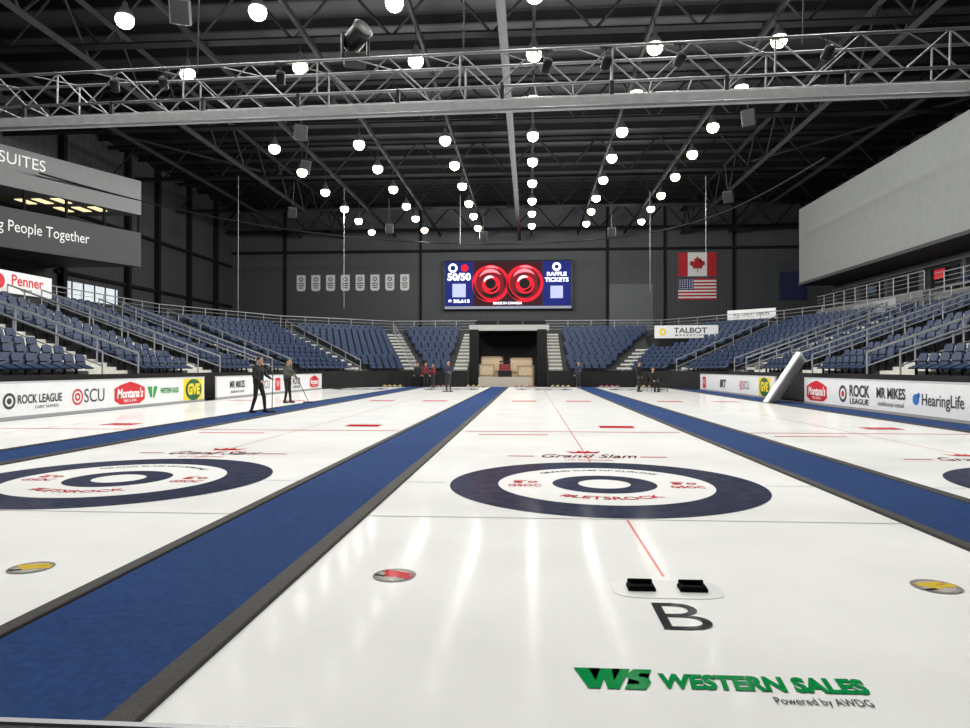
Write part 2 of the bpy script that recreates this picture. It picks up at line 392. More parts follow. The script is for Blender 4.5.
# ------------------------------------------------------------------ boards with adverts
def ad(par, kind, x, z=.5, y=-.046):
    rt = (R(90), 0, 0)
    def t(b, s, m, dx=0, dz=0, w=None, yy=y - .004, **k): text(b, s, m, (x + dx, yy, z + dz), rt, par, width=w, **k)
    def ring(dx, dz, r, ri, m, yy=y):
        mb = MB().disc((0, 0), r, 0, 28, 0, ri); mb.build('emblem', m, (x + dx, yy, z + dz), rt, par)
    if kind == 'rock':
        ring(-.95, 0, .21, .14, DKGREY); ring(-.95, 0, .08, 0, DKGREY)
        t('ROCK LEAGUE', .32, DKGREY, .15, .02, 1.65, bold=.02); t('DAIRY FARMERS', .12, DKGREY, .4, -.2, .9)
    elif kind == 'rock2':
        ring(-.85, 0, .28, .19, DKGREY); ring(-.85, 0, .1, 0, RED); t('ROCK', .5, DKGREY, .25, .1, 1.3, bold=.03); t('LEAGUE', .24, DKGREY, .25, -.22, 1.2, bold=.02)
    elif kind == 'scu':
        ring(-.55, 0, .24, .18, RED); ring(-.55, 0, .12, .06, RED); t('SCU', .58, DKGREY, .22, 0, .95)
    elif kind == 'mont':
        mb = MB()
        pts = [(-.85, -.2), (-.55, -.34), (.55, -.34), (.85, -.2), (.85, .18), (.5, .3), (0, .4), (-.5, .3), (-.85, .18)]
        mb.add([(p[0], p[1], 0) for p in pts], [tuple(range(len(pts)))])
        mb.build('plaque', RED, (x, y, z), rt, par); t("Montana's", .42, WHITE, 0, .0, 1.45, bold=.03, shear=.15); t('BBQ & BAR', .13, WHITE, 0, -.23, .7)
    elif kind == 'west':
        for P in ([(-.8, .2, 0), (-.6, -.2, 0), (-.5, -.15, 0), (-.5, .2, 0)], [(-.45, -.2, 0), (-.35, -.2, 0), (-.15, .2, 0), (-.4, .2, 0)]):
            mb = MB(); mb.add(P, [(0, 1, 2, 3)]); mb.build('emblem', GREENPR, (x - .2, y, z), rt, par)
        t('WESTERN SALES', .27, GREENPR, .45, .02, 1.25, bold=.03)
    elif kind == 'gve':
        MB().box((0, 0, 0), (1.5, .01, .9)).build('plaque', YELPR, (x, y - .002, z - .02), (0, 0, 0), par)
        mb = MB().disc((0, 0), .42, 0, 32); o = mb.build('emblem', mat('dark_green', (16, 90, 50), .5), (x, y - .012, z), rt, par); o.scale = (1.5, 1, 1)
        t('GVE', .55, YELPR, 0, 0, .95, y - .018, bold=.06)
    elif kind == 'mikes':
        t('MR MIKES', .42, DKGREY, 0, .1, 1.55, bold=.03); t('steakhouse casual', .2, DKGREY, 0, -.2, 1.4)
    elif kind == 'hear':
        ring(-1.0, 0, .15, .0, BLUEPR); ring(-.87, .12, .07, 0, BLUEPR); t('HearingLife', .44, DKGREY, .15, 0, 1.75, bold=.01)
    elif kind == 'bkt':
        t('BKT', .55, DKGREY, 0, 0, 1.2, bold=.05, shear=.2)
    elif kind == 'red':
        MB().box((0, 0, 0), (.7, .01, .66)).build('plaque', RED, (x, y, z), (0, 0, 0), par); t('W', .5, WHITE, 0, 0, .4, y - .012)
def board(x, y0, y1, rotz, ads, h=.96, label='white advertising board along the ice with sponsor lettering'):
    L = y1 - y0; yc = (y0 + y1) / 2
    b = MB().box((0, 0, h / 2), (L, .08, h)).build('advertising_board', BOARDW, (x, yc, 0), (0, 0, rotz), bevel=.01)
    top(b, label, 'sign', 'rinkside advertising boards')
    MB().box((0, -.0, h + .02), (L, .1, .04)).build('cap_rail', mat('pale_cap', (190, 194, 200), .4), parent=b)
    MB().box((0, -.045, .05), (L, .02, .1)).build('kick_strip', mat('kick', (150, 152, 156), .5), parent=b)
    for k, yy in ads:
        ad(b, k, (yy - yc) * (1 if rotz > 0 else -1))
board(-13.3, 11, 26.6, R(90), [('rock', 17.25), ('scu', 19.45), ('mont', 21.5), ('west', 23.5), ('gve', 25.7)])
board(-13.3, 27.7, 43.5, R(90), [('mikes', 29.7), ('scu', 32.8), ('red', 34.6), ('rock2', 37.2), ('mont', 40.6)])
board(10.4, 11, 26.2, R(-90), [('mont', 25.1), ('rock2', 22.2), ('mikes', 20.1), ('hear', 17.82), ('scu', 14.8)])
board(10.4, 29.3, 45, R(-90), [('gve', 30.5), ('scu', 33.3), ('bkt', 37.0), ('red', 40.8), ('rock2', 43.2)])
for x0, x1 in ((-13.3, -4.6), (1.3, 10.4)):
    b = MB()
    n = int((x1 - x0) / .25)
    for i in range(n):
        xa = x0 + i * (x1 - x0) / n; xb = x0 + (i + 1) * (x1 - x0) / n
        b.box(((xa + xb) / 2, (i % 2) * .03, .5), (xb - xa, .08, 1.0))
    top(b.build('barrier_drape', DRAPE, (0, YE + .1, 0)), 'black pleated drape barrier across the ice end', 'drape')

# ------------------------------------------------------------------ grandstands
def offset(path, d):
    P = [Vector(p) for p in path]; n = []
    for a, b in zip(P[:-1], P[1:]):
        t = (b - a).normalized(); n.append(Vector((-t.y, t.x)))
    out = []
    for i, p in enumerate(P):
        if i == 0: out.append(p + n[0] * d)
        elif i == len(P) - 1: out.append(p + n[-1] * d)
        else:
            m = (n[i - 1] + n[i]) / (1 + n[i - 1].dot(n[i])); out.append(p + m * d)
    return out, n
paths = {'l': [(-14.2, 8), (-14.2, 40), (-11.6, 46.2), (-8.4, 49), (-4.6, 49)],
         'r': [(1.3, 49), (6.4, 49), (9.4, 45), (11.3, 39), (11.3, 8)]}
aisles = {('l', 0): [16.0, 23.0, 29.6, 36.0], ('r', 3): [16.0, 23.0, 29.6, 36.0]}
AW = 2.5
seats = []
portal = (9.6, 13.6, 51.0, 56.5)
def inportal(p, g=0): return portal[0] - g < p.x < portal[1] + g and portal[2] - g < p.y < portal[3] + g
def handrail(P):
    m = MB()
    up = Vector((0, 0, .95))
    m.cyl(P[0] + up, P[-1] + up, .042, n=6); m.cyl(P[0] + up * .5, P[-1] + up * .5, .026, n=6)
    for q in P[::2] + [P[-1]]: m.cyl(q, q + up, .032, n=6)
    top(m.build('aisle_handrail', RAIL), 'metal handrail running up the aisle steps', 'railing', 'aisle handrails')
STAIRL = 'pale concrete aisle steps between seat sections'
for key, path in paths.items():
    st = MB()
    o0, n = offset(path, 0)
    for k in range(NR + 1):
        d0 = k * TR; d1 = (k + 1) * TR if k < NR else k * TR + 5.9
        A, _ = offset(path, d0); B, _ = offset(path, d1)
        for i in range(len(path) - 1):
            st.prism([A[i], A[i + 1], B[i + 1], B[i]], 0, Z0 + k * RS, 0)
            if k == NR: continue
            a = (A[i] + B[i]) / 2; b = (A[i + 1] + B[i + 1]) / 2
            t = (b - a).normalized(); L = (b - a).length
            cnt = int((L - 1.6) / .55); off = (L - cnt * .55) / 2 + .275
            for j in range(cnt):
                p = a + t * (off + j * .55) + n[i] * .1
                if any(abs(p.y - ya) < AW / 2 + .1 for ya in aisles.get((key, i), [])): continue
                if inportal(p): continue
                seats.append((p.x, p.y, Z0 + k * RS, math.atan2(n[i].y, n[i].x) - math.pi / 2))
    s_ = st.build('floor_terrace', CONC)
    struct(s_, 'stepped dark concrete seating terrace wrapping the ice', 'terrace')
    fw = MB(); A, _ = offset(path, -.06); B, _ = offset(path, -.01)
    for i in range(len(path) - 1): fw.prism([A[i], A[i + 1], B[i + 1], B[i]], 0, Z0 + .2)
    top(fw.build('stand_front_panel', DRAPE), 'black panel along the front of the seating', 'panel')
    fl = []
    for (kk, i), ys in aisles.items():
        if kk == key:
            for y in ys: fl.append((i, y))
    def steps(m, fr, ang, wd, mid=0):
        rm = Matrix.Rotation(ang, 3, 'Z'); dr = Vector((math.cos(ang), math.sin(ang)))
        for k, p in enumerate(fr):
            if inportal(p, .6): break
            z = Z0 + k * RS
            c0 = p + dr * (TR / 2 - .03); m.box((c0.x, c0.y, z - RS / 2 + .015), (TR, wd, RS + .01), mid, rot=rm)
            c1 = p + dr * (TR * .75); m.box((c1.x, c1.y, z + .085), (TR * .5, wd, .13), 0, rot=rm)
    for i, y in fl:
        m = MB(); x0 = path[i][0]; sg = n[i].x
        fr = [Vector((x0 + sg * k * TR, y)) for k in range(NR)]
        steps(m, fr, math.pi if sg < 0 else 0, AW - .3)
        top(m.build('stair_flight', STEP), STAIRL, 'stairs', 'aisle stairs')
        for dy in (-AW / 2 + .2, AW / 2 - .2): handrail([Vector((x0 + sg * (k + .4) * TR, y + dy, Z0 + k * RS)) for k in range(NR)])
    for i in range(1, len(path) - 1):
        m = MB(); offs = [offset(path, k * TR)[0][i] for k in range(NR)]
        dr = (offs[-1] - offs[0]).normalized(); ang = math.atan2(dr.y, dr.x)
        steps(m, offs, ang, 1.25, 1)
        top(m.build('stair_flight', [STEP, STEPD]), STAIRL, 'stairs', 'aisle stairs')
        if not any(inportal(p, .6) for p in offs): handrail([Vector((p.x, p.y, Z0 + k * RS)) + Vector((dr.x, dr.y, 0)) * .3 for k, p in enumerate(offs)])
    i = len(path) - 1 if key == 'l' else 0
    m = MB(); sx = -.6 if key == 'l' else .6
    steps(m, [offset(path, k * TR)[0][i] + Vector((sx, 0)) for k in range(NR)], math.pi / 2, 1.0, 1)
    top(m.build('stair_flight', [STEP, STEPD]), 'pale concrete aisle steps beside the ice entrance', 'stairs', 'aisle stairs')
    seats = [s for s in seats if not (s[1] > 48 and abs(s[0] - (path[i][0] + sx)) < .8)]
    off_r, _ = offset(path, NR * TR + .15)
    pts = [Vector((p.x, p.y, ZCON)) for p in off_r]
    rl = MB()
    for a, b in zip(pts[:-1], pts[1:]):
        for hz in (1.05, .8, .55, .3): rl.cyl(a + Vector((0, 0, hz)), b + Vector((0, 0, hz)), .035 if hz > 1 else .016, n=6)
    ro = rl.build('guard_railing', RAIL); top(ro, 'metal guard railing along the concourse behind the seats', 'railing')
    pm = MB().cyl((0, 0, 0), (0, 0, 1.05), .028, n=6).mesh('post', [RAIL])
    for a, b in zip(pts[:-1], pts[1:]):
        L = (b - a).length; c = max(1, int(L / 1.8))
        for j in range(c):
            q = a.lerp(b, j / c)
            if q.y > 18: obj('post', pm, q, parent=ro)
for (y0, y1, zt) in ((18, 38, 1.0), (39, 53, 1.3)):
    trim(MB().box((22.75, (y0 + y1) / 2, ZCON + zt / 2), (1.75, y1 - y0, zt)), LEDGE, 'raised grey concourse platform')
    rl = MB()
    for hz in (1.05, .8, .55, .3): rl.cyl((21.95, y0, ZCON + zt + hz), (21.95, y1, ZCON + zt + hz), .035 if hz > 1 else .018, n=6)
    ro = rl.build('guard_railing', RAIL); top(ro, 'metal railing on the raised concourse platform', 'railing')
    pm = MB().cyl((0, 0, 0), (0, 0, 1.05), .03, n=6).mesh('post', [RAIL])
    for j in range(int((y1 - y0) / 1.6) + 1): obj('post', pm, (21.95, y0 + j * 1.6, ZCON + zt), parent=ro)
for j in range(34):
    y = 19 + j * .56
    if y < 37.6: seats.append((22.75, y, ZCON + 1.0, -math.pi / 2))
for y, zt in ((42, 1.3), (46, 1.3), (50, 1.3)):
    m = MB().cyl((0, 0, 0), (0, 0, .03), .25, n=14).cyl((0, 0, 0), (0, 0, 1.05), .035, n=8).cyl((0, 0, 1.05), (0, 0, 1.09), .34, n=18)
    top(m.build('bar_table', SIGNGREY, (22.7, y, ZCON + zt)), 'round tall bar table on the raised concourse', 'table', 'bar tables')

# seat mesh
sm = MB()
rb = Matrix.Rotation(R(-12), 3, 'X')
sm.box((0, .14, .62), (.43, .045, .36), 0, rb)
sm.box((0, .18, .82), (.33, .04, .06), 0, rb)
sm.box((0, -.02, .45), (.42, .34, .045), 0, Matrix.Rotation(R(22), 3, 'X'))
sm.box((-.262, .03, .40), (.035, .3, .04), 1); sm.box((-.262, .1, .2), (.035, .08, .4), 1)
sm.box((-.262, -.02, .60), (.04, .26, .035), 1); sm.box((-.262, .1, .48), (.035, .05, .26), 1)
seat_me = sm.mesh('stadium_seat', [SEATM, SEATF])
vis = []
for s in seats:
    p = project(*s[:3])
    if p and -160 < p[0] < 1130: vis.append((p[2], s, -20 < p[0] < 990))
inview = sorted([v for v in vis if v[2]], key=lambda v: v[0]); near = inview[:300]; nearset = set(id(v[1]) for v in near)
for d, s, _ in near:
    o = obj('stadium_seat', seat_me, s[:3], (0, 0, s[3]))
    top(o, 'navy blue plastic stadium seat on the terrace', 'seat', 'navy stadium seats')
big = MB()
for d, s, _ in vis:
    if id(s) in nearset: continue
    M = Matrix.Translation(s[:3]) @ Matrix.Rotation(s[3], 4, 'Z')
    o = len(big.v); big.v += [tuple(M @ Vector(v)) for v in sm.v]; big.f += [[i + o for i in f] for f in sm.f]; big.m += sm.m
top(big.build('stadium_seat_rows', [SEATM, SEATF]), 'distant rows of navy blue stadium seats', 'seats', 'navy stadium seats', 'stuff')

pb = MB().box((0, 0, 0), (4.0, 5.5, 3.2)).build('entrance_portal', DRAPE, (11.6, 53.8, 2.4)); top(pb, 'black doorway block cut into the corner seating', 'portal')
rt = (R(90), 0, 0)
def sign(name, loc, rotz, w, h, m, texts, label, parent=None):
    b = MB().box((0, 0, 0), (w, .06, h)).build(name, m, loc, (0, 0, rotz))
    top(b, label, 'sign')
    for (tx, sz, tm, dx, dz, ww) in texts: text(tx, sz, tm, (dx, -.036, dz), rt, b, width=ww, bold=.02)
    return b
b = sign('banner', (11.6, 50.9, 4.05), R(-4), 4.6, .95, BOARDW, [('TALBOT', .55, DKGREY, .3, .08, 2.4), ('M A R K E T I N G', .18, DKGREY, .3, -.27, 2.2)], 'white banner with dark lettering above a dark entrance')
MB().disc((0, 0), .27, 0, 24, 0, .12).build('emblem', YELPR, (-1.7, -.035, 0), rt, b)
b = sign('banner', (-23.55, 29.4, 5.25), R(90), 4.4, 1.0, BOARDW, [('Penner', .68, RED, .6, .1, 2.0), ('OIL', .22, DKGREY, .6, -.32, .8)], 'white and red sponsor banner on the concourse railing')
MB().disc((0, 0), .34, 0, 24).build('emblem', RED, (-1.1, -.035, 0), rt, b)
sign('banner', (17.0, 53.0, 5.5), R(-42), 3.8, .75, BOARDW, [('SCU CREDIT UNION', .3, DKGREY, 0, 0, 2.8)], 'long white banner on the corner railing')
sign('banner', (20.7, 42.0, 5.0), R(-90), 5.0, .7, mat('grey_vinyl', (150, 153, 156), .5), [('ROCK LEAGUE', .4, DKGREY, 0, 0, 3.4)], 'pale banner tied on the concourse railing')

trim(MB().box((-1.65, 53.2, ZCON + .1), (6.3, .5, .45)), mat('pale_header', (160, 162, 162), .7), 'pale header beam over the ice entrance')
struct(MB().box((-1.65, 59.1, 2.15), (5.9, .2, 4.3)).build('wall_entrance', mat('entrance_wall', (40, 42, 44), .8)), 'dark wall behind the ice entrance')
struct(MB().box((-1.65, 61.9, ZCON - .1), (5.9, 5.8, .2)).build('floor_landing', CONC), 'concourse floor above the entrance')
struct(MB().box((-1.65, 56.3, ZCON - .08), (5.9, 5.6, .16)).build('ceiling_entrance', STEEL2), 'dark soffit over the entrance')
for x in (-3.6, -1.6, .4):
    t = MB().box((0, 0, .74), (1.8, .6, .05)); t.box((0, -.28, .37), (1.8, .02, .74)); t.box((-.85, 0, .37), (.05, .5, .74)); t.box((.85, 0, .37), (.05, .5, .74))
    top(t.build('press_table', DRAPE, (x, 55.2, ZCON + .005)), 'black draped press table above the entrance', 'table', 'press tables')
for x in (-4.2, .9):
    m = MB()
    for k in range(6): m.box((x + (k - 2.5) * .12, 50.4 + (k % 2) * .05, 2.1), (.12, .08, 4.3))
    top(m.build('entrance_drape', DRAPE), 'black drape hanging beside the ice entrance', 'drape', 'entrance drapes')

def crate(x, y, w, d, h, rz):
    c = MB().box((0, 0, h / 2), (w, d, h), 0)
    for sx in (-1, 1): c.box((sx * (w / 2 - .05), -d / 2 - .015, h / 2), (.1, .03, h), 1)
    for z in (.06, h / 2, h - .06): c.box((0, -d / 2 - .015, z), (w, .03, .1), 1)
    top(c.build('plywood_crate', [WOOD, mat('batten', (156, 136, 108), .7)], (x, y, -.05), (0, 0, rz)), 'large plywood shipping crate in the entrance', 'crate', 'plywood crates')
crate(-3.35, 51.5, 1.2, 1.2, 1.7, R(6)); crate(-.3, 51.6, 1.2, 1.2, 1.6, R(-5)); crate(-3.0, 53.5, 1.7, 1.2, 2.3, 0); crate(-.7, 53.6, 1.8, 1.2, 2.2, 0)
mc = MB().box((0, 0, .75), (1.0, 1.6, .9), 0); mc.box((0, -.3, 1.45), (.85, .8, .5), 1); mc.box((0, -.84, .35), (1.1, .1, .25), 1); mc.box((0, .3, 1.9), (.9, .7, .08), 0)
for sx in (-.35, .35):
    mc.cyl((sx, .3, 1.2), (sx, .3, 1.9), .03, n=6)
    for sy in (-.5, .5): mc.cyl((sx * 1.35 - .1, sy, .3), (sx * 1.35 + .1, sy, .3), .3, n=14, mi=0)
top(mc.build('ice_resurfacer', [BLK, mat('machine_red', (120, 24, 26), .4)], (-1.9, 51.2, -.05)), 'black and red ice resurfacing machine between crates', 'machine')
dk = MB().box((0, 0, .72), (3.6, .6, .06)); dk.box((0, -.28, .36), (3.6, .03, .72)); dk.box((-1.7, 0, .36), (.05, .5, .72)); dk.box((1.7, 0, .36), (.05, .5, .72))
top(dk.build('desk', mat('pale_desk', (176, 168, 156), .6), (-1.9, 48.6, -.05)), 'long pale desk at the end of the ice', 'desk')

# white leaning panels
for i in range(5):
    a = math.atan2(1.9, 1.25)
    th_ = .07
    p = MB().box((0, 0, 1.15 - .04 * i), (th_, .44, 2.3 - .08 * i)).build('leaning_panel', mat('white_panel', (220, 222, 222), .5), (9.05 + .17 * i, 26.55 + .22 * i, .03), (0, R(90) - a, 0), bevel=.012)
    top(p, 'long white foam rail leaning against the barrier', 'panel', 'leaning white panels')
    MB().box((th_ / 2 + .006, .0, 1.12 - .04 * i), (.014, .46, 2.2 - .08 * i)).build('gap_shade', mat('panel_gap_shade', (84, 86, 88), .5), parent=p)  # dark strip paints the shade in the gap between leaning panels

# ------------------------------------------------------------------ roof structure
def ctruss(p0, p1, h, nseg, name, label, cs=.14, ws=.05, group=None):
    p0 = Vector(p0); p1 = Vector(p1); up = Vector((0, 0, h))
    o = MB().cyl(p0, p1, cs, n=4).build(name, STEEL)
    top(o, label, 'truss', group)
    MB().cyl(p0 + up, p1 + up, cs, n=4).build('top_chord', STEEL, parent=o)
    w = MB()
    for i in range(nseg):
        a = p0.lerp(p1, i / nseg); b = p0.lerp(p1, (i + 1) / nseg); m = (a + b) / 2
        w.cyl(a, m + up, ws, n=4); w.cyl(m + up, b, ws, n=4)
    w.build('web_bracing', STEEL, parent=o)
for y in (8, 17, 26.5, 36, 45.5, 55, 64):
    ctruss((XL + .3, y, 14.6), (XR - .3, y, 14.6), 2.3, 14, 'roof_truss', 'dark steel roof truss spanning the arena', .15, .06, 'roof trusses')
for x in (-18.5, 14.5):
    ctruss((x, 4, 14.3), (x, 65.5, 14.3), 2.2, 16, 'roof_girder', 'dark steel girder running along the roof', .16, .06, 'roof girders')
for i, y in enumerate(np.arange(14, 65, 2.35)):
    j = MB(); j.box((0, 0, 0), (XR - XL - .4, .16, .03)); j.box((0, 0, .2), (XR - XL - .4, .03, .4)); j.box((0, 0, .4), (XR - XL - .4, .16, .03))
    top(j.build('roof_joist', STEEL2, ((XL + XR) / 2, float(y), 17.08)), 'dark steel roof joist under the deck', 'beam', 'roof joists')
LX = [0.15 + 4.42 * k for k in range(-3, 3)]
LY = [4.5, 8.7, 12.9, 17.0, 20.9, 24.9, 29.2, 33.7, 37.9, 42.3, 46.8, 50.7, 55.0]
def lz(x): return 12.92 + .026 * (x + 2.1)
for x in LX + [-22.5, 18.8]:
    j = MB(); j.box((0, 0, 0), (.12, 61, .03)); j.box((0, 0, .1), (.03, 61, .2)); j.box((0, 0, .2), (.12, 61, .03))
    top(j.build('lighting_beam', STEEL2, (x, 34.5, 14.15)), 'dark steel beam carrying a row of lamps', 'beam', 'lighting beams')
j = MB().box((0, 0, 0), (.3, 61, .03)); j.box((0, 0, .2), (.05, 61, .4)); j.box((0, 0, .4), (.3, 61, .03))
top(j.build('spine_beam', mat('spine_steel', (30, 32, 35), .6), (-1.0, 34.5, 13.7)), 'deep dark steel beam along the arena centre', 'beam')
for (a, b_) in (((-29, 30), (-18.5, 45)), ((26, 30), (14.5, 45)), ((-29, 62), (-18.5, 46)), ((26, 62), (14.5, 46)), ((-18.5, 18), (-29, 30)), ((14.5, 18), (26, 30))):
    top(MB().cyl((a[0], a[1], 14.9), (b_[0], b_[1], 14.9), .09, n=6).build('roof_brace', STEEL), 'diagonal dark steel roof brace', 'beam', 'roof braces')

# lamps
house_me = MB().lathe([(.06, .58), (.09, .56), (.09, .44), (.15, .38), (.24, .22), (.29, .13), (.27, .11)], n=16).mesh('housing', [LAMPH], True)
pr = [(.28 * math.sin(a) + .003, -.27 * math.cos(a) + .0) for a in [i * math.pi / 10 for i in range(11)]]
lens_me = MB().lathe(pr, n=16).mesh('lens', [LENS], True)
cord_me = MB().cyl((0, 0, .54), (0, 0, 1.3), .018, n=5).mesh('cord', [BLK])
ld = bpy.data.lights.new('lamp_light', 'POINT'); ld.energy = 385; ld.color = (1, .98, .945); ld.shadow_soft_size = .28
for y in LY:
    for x in LX:
        z = lz(x)
        o = obj('high_bay_lamp', house_me, (x, y, z)); top(o, 'bright round high-bay arena lamp hanging from a roof beam', 'lamp', 'high-bay lamps')
        obj('lens', lens_me, (0, 0, 0), parent=o); obj('cord', cord_me, (0, 0, 0), parent=o)
        l = bpy.data.objects.new('lamp_light', ld); l.location = (x, y, z - .58); COL.objects.link(l)

def speaker(x, y, z, tilt, rz, m=SIGNGREY, s=1.0):
    e = MB().box((0, 0, 0), (.9 * s, .6 * s, 1.1 * s)).build('loudspeaker', m, (x, y, z), (R(tilt), 0, R(rz)), bevel=.05)
    top(e, 'boxy grey loudspeaker hanging from the roof', 'speaker', 'roof loudspeakers')
    MB().box((0, -.31 * s, 0), (.78 * s, .03, .96 * s)).build('grille', BLK, parent=e)
    MB().cyl((0, 0, .5 * s), (0, 0, max(.6, 14.6 - z)), .03, n=6).build('hanger', BLK, parent=e)
for a in ((-11.3, 21.0, 12.9, 30, 20), (-11.5, 33, 13.2, 25, 30), (-17, 47, 12.5, 25, 30), (-11, 52, 12.3, 20, 10), (10.5, 33, 13.4, 25, -30), (13, 45, 12.6, 25, -30), (-3.8, 55, 12.2, 20, 0), (6.5, 54, 12.2, 20, -10), (-13, 38, 13.0, 25, 40)):
    speaker(*a, m=mat('speaker_shell', (40, 42, 45), .6), s=.7)

cu = bpy.data.curves.new('curved_track', 'CURVE'); cu.dimensions = '3D'; cu.bevel_depth = .05
sp = cu.splines.new('NURBS'); pts = [(-26, 34), (-24, 42), (-18, 50), (-10, 55), (-2, 56.5), (6, 55), (12, 50), (14, 42), (14.5, 34)]
sp.points.add(len(pts) - 1)
for p, q in zip(sp.points, pts): p.co = (q[0], q[1], 11.7, 1)
sp.use_endpoint_u = True; sp.order_u = 4; cu.materials.append(STEEL2)
tmp = bpy.data.objects.new('t', cu); COL.objects.link(tmp); bpy.context.view_layer.update()
me = bpy.data.meshes.new_from_object(tmp.evaluated_get(bpy.context.evaluated_depsgraph_get())); bpy.data.objects.remove(tmp)
top(obj('curved_track', me), 'thin dark curved overhead track looping under the roof', 'track')
for (x, y, z0) in ((-19.6, 44, ZCON), (-13.2, 47, 5.6), (-5.2, 50, 10.6), (8.8, 50, 6.9), (11.8, 46, 8.5)):
    top(MB().cyl((x, y, z0), (x, y, 14.3), .014, n=5).build('hanging_cable', RAIL), 'thin steel cable hanging from the roof', 'cable', 'hanging cables')

# ------------------------------------------------------------------ foreground truss
TA = -.08; TB_ = .0194
TRS = obj('lighting_truss', None, (-1.2, 11.86, 5.87)); TRS.rotation_euler = (0, TB_, TA)
top(TRS, 'long silver aluminium box truss hanging across the ice', 'truss')
def trs(x, y, z):
    return Matrix.Translation((-1.2, 11.86, 5.87)) @ Euler((0, TB_, TA)).to_matrix().to_4x4() @ Vector((x, y, z))
X0, X1 = -13.0, 13.0; ZB, ZT = .34, .94
for (yy, zz) in ((-.28, ZB), (.28, ZB), (-.28, ZT), (.28, ZT)):
    MB().cyl((X0, yy, zz), (X1, yy, zz), .028, n=8).build('chord', ALU, parent=TRS, smooth=True)
w = MB(); nseg = 40
for i in range(nseg):
    xa = X0 + (X1 - X0) * i / nseg; xb = X0 + (X1 - X0) * (i + 1) / nseg
    for yy in (-.28, .28):
        if i % 2: w.cyl((xa, yy, ZB), (xb, yy, ZT), .014, n=6)
        else: w.cyl((xa, yy, ZT), (xb, yy, ZB), .014, n=6)
    if i % 4 == 0:
        for yy in (-.28, .28): w.cyl((xa, yy, ZB), (xa, yy, ZT), .018, n=6)
    if i % 2: w.cyl((xa, -.28, ZT), (xb, .28, ZT), .011, n=6)
    w.cyl((xa, -.28, ZB), (xa, .28, ZB), .011, n=6)
w.build('web_bracing', mat('truss_bracing', (140, 142, 146), .4, .7), parent=TRS)
MB().box((0, -.28, 0), (X1 - X0, .1, .22)).build('beam', ALUB, parent=TRS, bevel=.02)
MB().box((0, -.34, -.09), (X1 - X0, .05, .05)).build('beam_lip', ALU, parent=TRS, bevel=.01)
for i in range(14):
    x = X0 + .8 + i * 1.85
    MB().box((x, -.28, .22), (.06, .06, .26)).build('clamp', BLK, parent=TRS)
for x in (-10, -5.1, 0, 5.7, 11):
    MB().cyl((x, 0, ZT), (x, 0, 8.4), .014, n=6).build('hoist_cable', BLK, parent=TRS)
def moving_head(xl, yaw, tilt, s=1.0):
    e = MB().box((0, 0, 0), (.34 * s, .3 * s, .14 * s)).build('stage_light', BLK, trs(xl, 0, ZT + .1), (0, 0, R(yaw)), bevel=.02)
    top(e, 'black moving-head stage light mounted on the truss', 'light')
    y = MB(); y.box((-.2 * s, 0, .2 * s), (.04 * s, .12 * s, .4 * s)); y.box((.2 * s, 0, .2 * s), (.04 * s, .12 * s, .4 * s)); y.box((0, 0, .06 * s), (.44 * s, .12 * s, .04 * s))
    y.build('yoke', BLK, parent=e, bevel=.01)
    h = MB().lathe([(.10 * s, -.2 * s), (.15 * s, -.16 * s), (.16 * s, 0), (.15 * s, .16 * s), (.17 * s, .24 * s), (.14 * s, .26 * s)], n=18)
    h.build('lamp_head', mat('fixture_black', (34, 36, 40), .4), (0, 0, .34 * s), (R(tilt), 0, R(30)), e, smooth=True)
moving_head(-2.0, 20, 65, 1.15)
def clamp_light(xl, tilt):
    e = MB().cyl((0, 0, -.02), (0, 0, .14), .015, n=6).build('truss_fixture', BLK, trs(xl, -.28, ZT - .18))
    top(e, 'small black camera fixture clamped on the truss', 'fixture', 'small truss fixtures')
    MB().lathe([(.05, -.12), (.08, -.1), (.08, .08), (.06, .12)], n=12).build('fixture_body', BLK, (0, 0, -.1), (R(tilt), 0, R(20)), e, smooth=True)
    MB().box((0, 0, .15), (.2, .05, .03)).build('bracket', BLK, parent=e)
for x, t in ((-6.6, 40), (-5.6, 60), (-3.3, 30), (1.5, 50), (2.5, 40), (3.7, 60), (6.0, 40)):
    clamp_light(x, t)

# ------------------------------------------------------------------ big screen
sc = MB().box((0, 0, 0), (12.7, .6, 4.8)).build('scoreboard_screen', BLK, (-2.17, 65.68, 9.47)); top(sc, 'large lit video screen with blue and red panels', 'screen')
def em(n, c, e=1.0): return mat(n, c, .5, estr=e, spec=.1)
F = -.30
EB = em('screen_blue', (10, 22, 90), 1.0); EW = em('screen_white', (235, 238, 250), 1.1); ERd = em('screen_red', (180, 14, 32), 1.1); EDR = em('screen_dark_red', (40, 4, 14), 1.0); EP = em('screen_pink', (235, 110, 124), 1.2); EBK = em('screen_black', (6, 4, 8), .5); EM = em('screen_maroon', (90, 6, 20), 1.0)
MB().box((-4.75, F - .02, .1), (2.7, .04, 4.3)).build('panel', EB, parent=sc)
MB().box((4.75, F - .02, .1), (2.7, .04, 4.3)).build('panel', EB, parent=sc)
MB().box((0, F - .02, .1), (6.7, .04, 4.3)).build('panel', EDR, parent=sc)
MB().box((0, F - .02, -2.22), (12.3, .04, .24)).build('panel', em('screen_strip', (120, 124, 140), .8), parent=sc)
def arc(r0, r1, a0, a1, n=20):
    g = MB(); vs = []
    for i in range(n + 1):
        a = R(a0 + (a1 - a0) * i / n); t = math.sin(math.pi * i / n) if a1 - a0 < 359 else 1; rm_ = (r0 + r1) / 2; h_ = (r1 - r0) / 2 * t
        vs.append(((rm_ - h_) * math.cos(a), (rm_ - h_) * math.sin(a), 0)); vs.append(((rm_ + h_) * math.cos(a), (rm_ + h_) * math.sin(a), 0))
    g.add(vs, [(2 * i, 2 * i + 1, 2 * i + 3, 2 * i + 2) for i in range(n)]); return g
